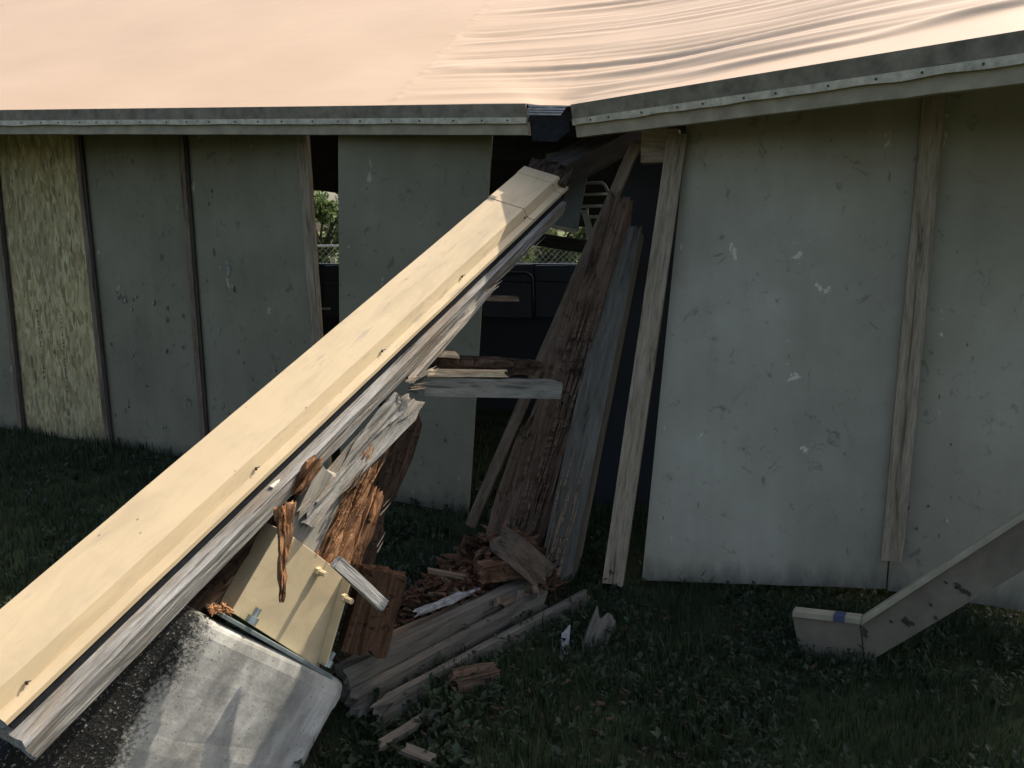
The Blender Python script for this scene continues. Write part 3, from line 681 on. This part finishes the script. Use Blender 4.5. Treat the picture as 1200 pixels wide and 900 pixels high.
# dark filler put in for the deep shade between the beam and the pier
o = timber("shade_filler", at(205, 712, 2.62), at(345, 585, 3.05), .30, .12, N, ROT_DARK, None, rough=.02, rag=(.05, .15), ns=40, ny=10, nz=5, freq=(3, 40), rot=.04, seed=68)
tag(o, "dark filler standing in for the deep shade between the fallen beam and the concrete pier", "timber")
# crumbs on the bearing edge
cr = MB(); r = random.Random(4)
for _ in range(70):
    p = pl(lerp(246, 274, r.random()), lerp(716, 714, r.random())+r.uniform(-5, 4), r.uniform(-.06, .03)); cr.shard(p, Vector((r.uniform(-1, 1), r.uniform(-1, 1), r.uniform(-.2, .4))), r.uniform(.012, .035), .009, .006, Vector((0, .1, 1)), r)
tag(cr.build("rot_crumbs", ROT_ORANGE), "orange rot crumbs heaped on the concrete pier's edge", "debris", kind="stuff")

# ------------------------------------------------------------------ leaning timbers in the gap
col_ = thing("rotten_column", (0.08, 4.0, 0), "thick rotten leaning column with a crumbling brown face, behind the horizontal broken board", "column")
B0, T0 = atz(600, 668, .0)+Vector((0, .06, 0)), at(728, 225, 4.70)
ax = (T0-B0).normalized()
o = timber("rotten_face", B0, T0, .26, .16, (-.55, -1, .3), ROT_BROWN, col_, rough=.018, rag=(.08, .12), ns=80, ny=12, nz=6, freq=(1.6, 30), rot=.07, taper=(1.38, .62), seed=71)
B1, T1 = atz(648, 690, .0)+Vector((.02, .05, 0)), at(740, 262, 4.74)
o = timber("smooth_side", B1, T1, .17, .24, (.3, 1, 0), mat_wood("dull_side_wood", (.03, .026, .02), (.10, .086, .064), (.145, .125, .095), 16, .8, .4), col_, rough=.003, rag=(.10, .12), ns=50, ny=6, nz=6, freq=(1.5, 26), seed=72, taper=(1, .85))
o["label"] = "smoother grey side board of the column"
splinters("column_splinters", [(lerp(B0, T0, .04+.07*k)+Vector((-.03+.02*(k % 3), -.12, 0)), ax, .34, .016, .07, (-.5, -1, .2), 6) for k in range(9)], ROT_BROWN, col_, 8)
splinters("column_splinters", [(lerp(B1, T1, .0+.05*k)+Vector((-.06, -.14, 0)), ax, .30, .012, .05, (0, -1, .2), 4) for k in range(6)], WOOD_BROWN, col_, 9)
bt = timber("leaning_batten", at(551, 616, 4.66), at(746, 168, 4.76), .062, .04, (-.3, -1, .2), WOOD_BROWN, None, rough=.003, ns=60, freq=(2, 22), seed=74, bend=.012)
tag(bt, "long thin brown batten leaning across the gap from the grass to the eave", "batten")
hb = thing("broken_board", at(560, 455, 3.9), "short horizontal broken board jutting from the column, its split end sunlit", "board")
Q0, Q1 = at(478, 450, 3.62), at(652, 456, 4.12)
timber("board", Q0, Q1, .11, .088, (0, 0, 1), mat_wood("grey_board_wood", (.06, .05, .04), (.24, .22, .175), (.33, .30, .245), 24, 1.0, .4), hb, rough=.004, rag=(.07, .02), ns=40, freq=(2, 26), seed=75)
timber("fresh_split", at(482, 436, 3.60), at(592, 437, 3.93), .10, .03, (0, 0, 1), WOOD_FRESH, hb, rough=.006, rag=(.06, .10), ns=24, freq=(4, 40), seed=76)
ck = timber("rotten_chunk", at(492, 426, 3.72), at(628, 431, 4.12), .13, .085, (0, 0, 1), ROT_DARK, None, rough=.016, rag=(.05, .05), ns=30, ny=8, nz=6, freq=(4, 36), rot=.035, seed=77)
tag(ck, "blackened rotten chunk of wood lying on the horizontal broken board", "wood chunk")
fs = timber("split_flake", at(500, 414, 3.66), at(540, 416, 3.78), .06, .026, (0, 0, 1), WOOD_FRESH, None, rough=.01, rag=(.05, .05), ns=14, freq=(6, 50), seed=78)
tag(fs, "small fresh pale wood flake on top of the blackened chunk", "wood flake")

# ------------------------------------------------------------------ debris on the ground
dz = .06
def board(name, a, b_, w, h, mat, label, cat="plank", up=(0, 0, 1), group=None, **kw):
    o = timber(name, a, b_, w, h, up, mat, None, **kw); return tag(o, label, cat, group)
PLANK = mat_wood("dirty_plank_wood", (.03, .026, .02), (.12, .10, .075), (.18, .155, .12), 20, .9, .4)
board("fallen_plank", at(396, 806, 2.95), at(622, 694, 3.72), .06, .17, PLANK, "upper grey plank lying on edge between the pier and the column foot", seed=81, rag=(.05, .02), rough=.005, ns=40)
board("fallen_plank", at(404, 776, 3.02), at(600, 690, 3.72), .10, .035, WOOD_BROWN, "brown plank lying flat on top of the edgewise grey plank", seed=82, rag=(.1, .1), rough=.010, ns=40, rot=.02)
board("peeling_plank", at(478, 722, 3.25), at(560, 690, 3.62), .035, .02, mat_simple("flaking_white_paint", (.25, .24, .225), .7, .2, .5, 30, .5), "narrow board flaking white paint on the debris pile", seed=83, rag=(.12, .12), rough=.010, ns=30, freq=(8, 60))
board("fallen_plank", at(428, 846, 2.84), at(690, 704, 3.72), .035, .12, PLANK, "lower long grey plank on edge in the grass with a jagged broken end", seed=84, rag=(.16, .04), rough=.004, ns=50)
board("split_strip", at(440, 878, 2.70), at(590, 784, 3.18), .04, .025, PLANK, "thin split strip lying in the grass beside the lowest plank", "wood strip", seed=85, rag=(.05, .12), rough=.006)
board("wood_offcut", at(470, 876, 2.66), at(512, 892, 2.60), .05, .015, PLANK, "small flat offcut half buried in weeds beside the pier", "offcut", seed=86, rag=(.02, .03))
board("rotten_block", at(424, 768, 2.98), at(452, 664, 3.06), .19, .12, mat_rot("rotten_red_block", (.014, .009, .006), (.06, .032, .018), (.12, .066, .036), (.20, .12, .07), 30, 3), "reddish brown rotten block of wood leaning beside the steel shoe", "wood block", up=(.35, -1, .3), seed=87, rag=(.05, .03), rough=.008, rot=.02, ns=20, freq=(3, 40))
board("weathered_stick", at(392, 656, 2.76), at(452, 712, 2.82), .045, .03, WOOD_GREY, "short weathered stick slanting off the top corner of the steel shoe", "stick", up=N, seed=88, rag=(.02, .03), rough=.004, ns=16)
board("upright_shard", at(692, 766, 3.34), at(712, 714, 3.42), .11, .02, PLANK, "pale broken board end poking out of the grass below the leaning stud", "wood shard", up=(.2, -1, .3), seed=89, rag=(.05, .07), rough=.003)
board("white_sliver", at(660, 776, 3.26), at(664, 732, 3.36), .035, .008, mat_simple("sun_fleck_sliver", (.24, .235, .22), .7, .2, .3, 50), "narrow pale sliver, coloured as a sun fleck, standing in the grass beside the long plank", "wood shard", up=(0, -1, .2), seed=90, rag=(.03, .04))  # wood sliver whose pale colour stands for a sun fleck
board("rotten_knot", at(526, 800, 3.0), at(588, 786, 3.10), .10, .06, ROT_BROWN, "brown rotten knot of wood lying against the lowest plank", "wood chunk", seed=91, rag=(.03, .05), rough=.015, rot=.03, freq=(5, 40))
board("bark_plate", at(580, 628, 3.75), at(642, 680, 3.62), .14, .03, mat_wood("curled_bark_wood", (.03, .022, .014), (.09, .062, .04), (.14, .10, .065), 20, 1.5, .7), "curled brown slab of wood leaning on the rubble heap at the column foot", "wood slab", up=(-.3, -.7, .8), seed=92, rag=(.06, .05), rough=.010, bend=.05, ns=20)
board("small_stick", at(500, 668, 3.55), at(545, 676, 3.6), .03, .018, WOOD_BROWN, "thin brown stick lying on the rubble next to the peeling board", "stick", seed=93, rag=(.02, .03))
r = random.Random(77)
for k in range(9):
    cx, cy = r.uniform(-.42, .12), r.uniform(3.45, 3.85); a = r.uniform(0, 3.1); Lg = r.uniform(.10, .2); z = r.uniform(.10, .19)
    board("rotten_stick", (cx-Lg*.5*math.cos(a), cy-Lg*.5*math.sin(a), z), (cx+Lg*.5*math.cos(a), cy+Lg*.5*math.sin(a), z+r.uniform(-.03, .05)), r.uniform(.02, .04), r.uniform(.012, .02), r.choice((WOOD_BROWN, ROT_BROWN, PLANK)), "thin rotten stick lying on the rubble between the planks and the column foot", "stick", group="sticks on the rubble heap", seed=200+k, rag=(.03, .03), rough=.005, ns=8, freq=(6, 60))
board("fallen_plank", at(405, 822, 2.90)+Vector((0, 0, -.03)), at(640, 702, 3.66), .05, .10, PLANK, "middle grey plank on edge, squeezed between the upper plank and the long jagged plank", seed=95, rag=(.08, .05), rough=.005, ns=40)
board("rotten_chunk", at(556, 672, 3.62), at(622, 656, 3.72), .12, .09, ROT_RED, "reddish brown rotten chunk lying on the rubble heap at the column foot", "wood chunk", seed=96, rag=(.04, .05), rough=.02, rot=.04, ns=16, freq=(6, 40))
# rubble heaps: rot fragments
def heap(name, cx, cy, rx, ry, hh, n, mat, label, seed, sz=(.02, .07)):
    r = random.Random(seed); b = MB()
    for _ in range(n):
        a = r.uniform(0, 6.283); q = math.sqrt(r.random()); x = cx+rx*q*math.cos(a); y = cy+ry*q*math.sin(a); z = ground_z(x, y)+hh*(1-q*q)*r.uniform(.2, 1)+.01
        d = Vector((r.uniform(-1, 1), r.uniform(-1, 1), r.uniform(-.35, .5))); Lg = r.uniform(*sz)
        b.shard((x, y, z), d, Lg, Lg*r.uniform(.2, .5), Lg*r.uniform(.12, .35), Vector((r.uniform(-.3, .3), .1, 1)), r)
    return tag(b.build(name, mat), label, "debris", kind="stuff")
heap("rot_rubble", -.05, 3.93, .34, .24, .32, 1500, ROT_RED, "heap of brown rotten fragments at the column foot", 21, (.025, .10))
heap("rot_rubble", -.28, 3.65, .36, .18, .20, 800, ROT_RED, "scatter of rotten chips on top of the fallen planks", 22)
heap("rot_rubble", -.62, 3.16, .16, .12, .10, 160, ROT_DARK, "dark chips below the leaning rotten block", 23)

heap("wood_litter", .1, 3.25, 1.3, .75, .03, 420, ROT_BROWN, "loose rotten chips strewn over the grass below the leaning stud", 24, (.012, .045))
# ------------------------------------------------------------------ bent trim beam at the right
tb = thing("bent_trim_beam", at(1000, 775, 3.22), "bent tan painted beam rising from the grass along the grey wall", "beam")
def seg(name, tl, bl_, tr, br, back, mat=TRIM_TAN, parent=tb, bev=.004):
    return MB().prism([tl, bl_, br, tr], back).build(name, mat, parent, bevel=bev)
BK = Vector((.05, .075, 0))
a0, a1 = at(928, 722, 3.30), at(939, 775, 3.28)
k0, k1 = at(1008, 731, 3.20), at(1012, 779, 3.20)
e0, e1 = lerp(k0, at(1200, 606, 2.98), 1.5), lerp(k1, at(1200, 668, 2.98), 1.5)
seg("short_face", a0, a1, k0, k1, BK); seg("long_face", k0+Vector((.003, -.002, 0)), k1+Vector((.003, -.002, 0)), e0, e1, BK)
up_ = Vector((0, 0, .035)); fo = Vector((-.006, -.018, 0))
seg("top_rail", a0+up_+fo, a0+fo+Vector((0, 0, .004)), k0+up_+fo, k0+fo+Vector((0, 0, .004)), BK*.55, FASC)
seg("top_rail", k0+up_+fo*1.2, k0+fo*1.2, e0+up_+fo*1.2, e0+fo*1.2, BK*.55, FASC)
q0 = lerp(a0, k0, .60)+up_+fo*1.15; q1 = lerp(a0, k0, .76)+up_+fo*1.15
seg("tape_band", q0+Vector((0, -.002, .002)), q0+Vector((0, -.002, -.028)), q1+Vector((0, -.002, .002)), q1+Vector((0, -.002, -.028)), BK*.5, TAPE, bev=0)
b = MB(); r = random.Random(14); fn = (e0-k0).cross(k1-k0).normalized(); fn = fn if fn.y < 0 else -fn
for (u, v, s) in ((.30, .62, .022), (.33, .72, .012), (.62, .52, .016), (.65, .68, .014), (.68, .80, .012), (.48, .9, .01), (.02, .18, .016), (.03, .35, .012), (.55, .3, .008), (.45, .55, .007), (.2, .4, .007)):
    p = lerp(lerp(k0, k1, v), lerp(e0, e1, v), u*.66)+fn*.004; ex = (e0-k0).normalized(); ey = fn.cross(ex)
    P = [p+(ex*math.cos(a)*s*r.uniform(.4, 1)+ey*math.sin(a)*s*r.uniform(.7, 1.6)) for a in np.linspace(0, 5.6, 8)]; b.prism(P, -fn*.003)
tag(b.build("paint_scars", WOOD_DARK, tb), kind="stuff")

# ------------------------------------------------------------------ fence, sign and trees beyond the building
fen = thing("chain_link_fence", (-1, 15, 0), "galvanised chain link fence in the sunlight beyond the building", "fence")
FZ = 1.5; FY0 = 15.0
for x in np.arange(-7.5, 6.1, 2.4): MB().tube([(x, FY0, -.1), (x, FY0, FZ+.04)], .03, 8).build("fence_post", FENCE_M, fen, smooth=True)
MB().tube([(-7.6, FY0, FZ), (6.1, FY0, FZ)], .022, 8).build("top_rail", FENCE_M, fen, smooth=True)
b = MB(); st = .11
for k in range(int((13.6+FZ)/st)):
    x0 = -7.6+k*st
    for sg in (1, -1):
        xa, xb = (x0-FZ, x0) if sg > 0 else (x0, x0-FZ)
        b.tube([(xa, FY0+.004*sg, .02), (xb, FY0+.004*sg, FZ)], .0028, 3, False)
tag(b.build("wire_mesh", FENCE_M, fen), kind="stuff")
sg = thing("fence_sign", at(391, 310, 14.9), "small beige notice board on the chain link fence", "sign")
p0, p1 = at(387, 302, 14.93), at(394, 311, 14.93)
MB().box((p0.x, 14.91, p1.z), (p1.x, 14.93, p0.z)).build("board", SIGN_M, sg, bevel=.003)
MB().box((p0.x+.02, 14.93, p1.z+.05), (p1.x-.02, 14.955, p1.z+.07)).build("bracket", GALV, sg)

def leaf_mat(name, a, b):
    m = NT(name, .6, .3); at_ = m.n.new("ShaderNodeAttribute"); at_.attribute_name = "tint"
    m.col(m.ramp(at_.outputs["Fac"], [(0, a), (1, b)]))
    tr = m.n.new("ShaderNodeBsdfTranslucent"); m.L(m.b.inputs["Base Color"].links[0].from_socket, tr.inputs[0])
    mx = m.n.new("ShaderNodeMixShader"); mx.inputs[0].default_value = .3; out = m.n["Material Output"]
    m.L(m.b.outputs[0], mx.inputs[1]); m.L(tr.outputs[0], mx.inputs[2]); m.L(mx.outputs[0], out.inputs[0]); return m.m
def quick_mesh(name, V, loops, counts, tint, mat, parent=None):
    me = bpy.data.meshes.new(name); nv = len(V); me.vertices.add(nv); me.vertices.foreach_set("co", np.asarray(V, dtype=np.float32).ravel())
    me.loops.add(len(loops)); me.loops.foreach_set("vertex_index", np.asarray(loops, dtype=np.int32))
    me.polygons.add(len(counts)); st_ = np.concatenate([[0], np.cumsum(counts)[:-1]]).astype(np.int32); me.polygons.foreach_set("loop_start", st_)
    me.update(calc_edges=True); me.validate()
    a = me.attributes.new("tint", 'FLOAT', 'POINT'); a.data.foreach_set("value", np.asarray(tint, dtype=np.float32))
    me.materials.append(mat); o = bpy.data.objects.new(name, me); COL.objects.link(o); reg(o, Matrix.Identity(4), parent); return o
def leaf_cloud(centers, radii, n, size, seed):
    g = np.random.default_rng(seed); k = g.integers(0, len(centers), n); d = g.normal(size=(n, 3)); d /= np.linalg.norm(d, axis=1)[:, None]
    p = np.array(centers)[k]+d*(np.array(radii)[k][:, None])*(g.random(n)[:, None]**.4)
    a = g.normal(size=(n, 3)); a /= np.linalg.norm(a, axis=1)[:, None]; b_ = np.cross(a, g.normal(size=(n, 3))); b_ /= np.linalg.norm(b_, axis=1)[:, None]
    s = size*g.uniform(.6, 1.3, n)[:, None]
    Vv_ = np.stack([p-a*s, p-b_*s*.5, p+a*s, p+b_*s*.5], 1).reshape(-1, 3)
    return Vv_, np.arange(4*n), np.full(n, 4), np.repeat(np.clip(g.normal(.5, .25, n), 0, 1), 4)
LEAF = leaf_mat("tree_leaves", (.045, .075, .02), (.13, .17, .055)); BARK = mat_wood("tree_bark", (.02, .015, .01), (.07, .05, .035), (.11, .085, .06), 20, 3, .8)
def tree(x, y, h, rad, seed, label, mat=LEAF):
    t = thing("tree", (x, y, 0), label, "tree", "trees beyond the fence"); r = random.Random(seed)
    b = MB(); b.tube([(x, y, -.1), (x+.05, y, h*.3), (x-.05, y+.05, h*.6)], [.12, .09, .05], 8)
    cs = []; rs = []
    for _ in range(18):
        a = r.uniform(0, 6.28); q = rad*math.sqrt(r.random())*.85; c = (x+q*math.cos(a), y+q*math.sin(a), h*r.uniform(.25, .85)); cs.append(c); rs.append(rad*r.uniform(.22, .42))
        if r.random() < .5: b.tube([(x, y, h*.3), (lerp(x, c[0], .6), lerp(y, c[1], .6), lerp(h*.35, c[2], .7)), c], [.05, .03, .012], 5)
    b.build("trunk", BARK, t); Vv_, l, c, ti = leaf_cloud(cs, rs, 5200, .085, seed); quick_mesh("crown", Vv_, l, c, ti, mat, t)
LEAF2 = leaf_mat("pale_leaves", (.10, .13, .05), (.22, .24, .11))
tree(-5.1, 21.5, 3.15, 1.5, 1, "dense green tree behind the fence, seen through the slot beside the loose board")
tree(-3.9, 24, 2.75, 1.4, 2, "rounded green tree behind the fence sign")
tree(-.9, 21, 2.3, 1.4, 3, "pale green shrub behind the fence, seen past the hanging ply flap", LEAF2)
tree(1.1, 22, 2.4, 1.5, 4, "pale green shrub behind the fence, seen beside the white rack", LEAF2)
tree(3.0, 23, 2.9, 1.6, 5, "green tree behind the fence, near the end behind the column")
tree(-8.0, 24, 3.2, 1.7, 6, "large green tree at the hidden end of the fence")

# ------------------------------------------------------------------ lawn and weeds
def in_block(x, y):
    m_ = (x < -.72) & (x > -1.7) & (np.abs((x+1.0)*.66+(y-2.75)*.75) < .5) & (np.abs((x+1.0)*.75-(y-2.95)*.66) < .25)
    return m_
def gz(x, y):
    return np.array([ground_z(a, b) for a, b in zip(x, y)])
def grass_blades(n, box, hmin, hmax, wid, seed, lean=.5):
    g = np.random.default_rng(seed); x = g.uniform(box[0], box[1], n); y = g.uniform(box[2], box[3], n)
    dens = np.array([noise.noise(Vector((a*2.2, b*2.2, 7))) for a, b in zip(x, y)])
    keep = (g.random(n) < .62+.6*dens) & ~in_block(x, y); x, y, dens = x[keep], y[keep], dens[keep]; n = len(x)
    z = gz(x, y); h = g.uniform(hmin, hmax, n)*(.75+.6*np.clip(dens, -.6, 1)); a = g.uniform(0, 6.283, n); w = wid*g.uniform(.6, 1.4, n)
    lx, ly = np.cos(a)*h*lean*g.random(n), np.sin(a)*h*lean*g.random(n); b = a+g.uniform(-.8, .8, n)+1.57; wx, wy = np.cos(b)*w, np.sin(b)*w
    P = np.zeros((n, 5, 3)); P[:, 0] = np.c_[x-wx, y-wy, z-.01]; P[:, 1] = np.c_[x+wx, y+wy, z-.01]
    P[:, 2] = np.c_[x+wx*.8+lx*.35, y+wy*.8+ly*.35, z+h*.6]; P[:, 3] = np.c_[x-wx*.8+lx*.35, y-wy*.8+ly*.35, z+h*.6]; P[:, 4] = np.c_[x+lx, y+ly, z+h*.97]
    base = (np.arange(n)*5)[:, None]; L_ = np.concatenate([base+np.array([0, 1, 2, 3]), base+np.array([3, 2, 4])], 1)
    t = np.clip(g.normal(.45, .25, n), 0, 1)
    return P.reshape(-1, 3), L_.ravel(), np.tile([4, 3], n), np.repeat(t, 5)
GRASS = leaf_mat("lawn_grass", (.020, .032, .013), (.058, .080, .032))
parts = [grass_blades(95000, (-3.2, 2.6, 1.2, 4.2), .04, .11, .0023, 1), grass_blades(48000, (-6.5, 3.0, 4.2, 7.6), .05, .11, .0045, 2), grass_blades(9000, (-5.5, 3.2, 1.2, 7.0), .09, .17, .003, 3, .8)]
def join(parts):
    off = 0; Vs, Ls, Cs, Ts = [], [], [], []
    for v, l, c, t in parts: Vs.append(v); Ls.append(l+off); Cs.append(c); Ts.append(t); off += len(v)
    return np.concatenate(Vs), np.concatenate(Ls), np.concatenate(Cs), np.concatenate(Ts)
tag(quick_mesh("grass", *join(parts), GRASS), "short dark lawn grass growing up to the building walls", "grass", kind="stuff")
def weeds(n, box, seed, size, nl=9):
    g = np.random.default_rng(seed); P = []; T = []
    x = g.uniform(box[0], box[1], n); y = g.uniform(box[2], box[3], n); ok = ~in_block(x, y)
    for a, b in zip(x[ok], y[ok]):
        if noise.noise(Vector((a*1.7, b*1.7, 2))) < g.uniform(-.5, .25): continue
        z = ground_z(a, b); s = size*g.uniform(.5, 1.35); stem = g.uniform(.02, .09)*s/size; tn_ = g.normal(.5, .2)
        for k in range(g.integers(5, nl+1)):
            q = g.uniform(0, 6.283); el_ = g.uniform(.1, 1.25); L_ = s*g.uniform(.6, 1.2); w = L_*g.uniform(.16, .30); h0 = stem*g.random()
            d = np.array([math.cos(q)*math.cos(el_), math.sin(q)*math.cos(el_), math.sin(el_)]); sdv = np.array([-math.sin(q), math.cos(q), 0])
            p0 = np.array([a, b, z+h0]); m1 = p0+d*L_*.45; e = p0+d*L_-np.array([0, 0, L_*.22]); fold_ = np.array([0, 0, w*.35])
            P += [p0, m1+sdv*w+fold_, e, m1-sdv*w+fold_, m1]; T += [min(1, max(0, tn_+g.normal(0, .12)))]*5
    n5 = len(P)//5; base = (np.arange(n5)*5)[:, None]
    L_ = np.concatenate([base+np.array([0, 1, 4]), base+np.array([1, 2, 4]), base+np.array([4, 2, 3]), base+np.array([0, 4, 3])], 1)
    return np.array(P), L_.ravel(), np.full(n5*4, 3), np.array(T)
WEED = leaf_mat("weed_leaves", (.015, .026, .011), (.05, .068, .033))
tag(quick_mesh("broadleaf_weeds", *join([weeds(7000, (-1.0, 2.6, 1.4, 4.1), 5, .031), weeds(1800, (-5.0, -.8, 1.6, 6.6), 6, .05), weeds(900, (-.9, .6, 4.0, 5.4), 7, .05), weeds(500, (-1.9, -1.2, 1.5, 2.4), 8, .05), weeds(500, (-.9, -.1, 2.2, 3.2), 9, .045)]), WEED), "leafy broadleaf weeds spreading through the lawn", "weeds", kind="stuff")
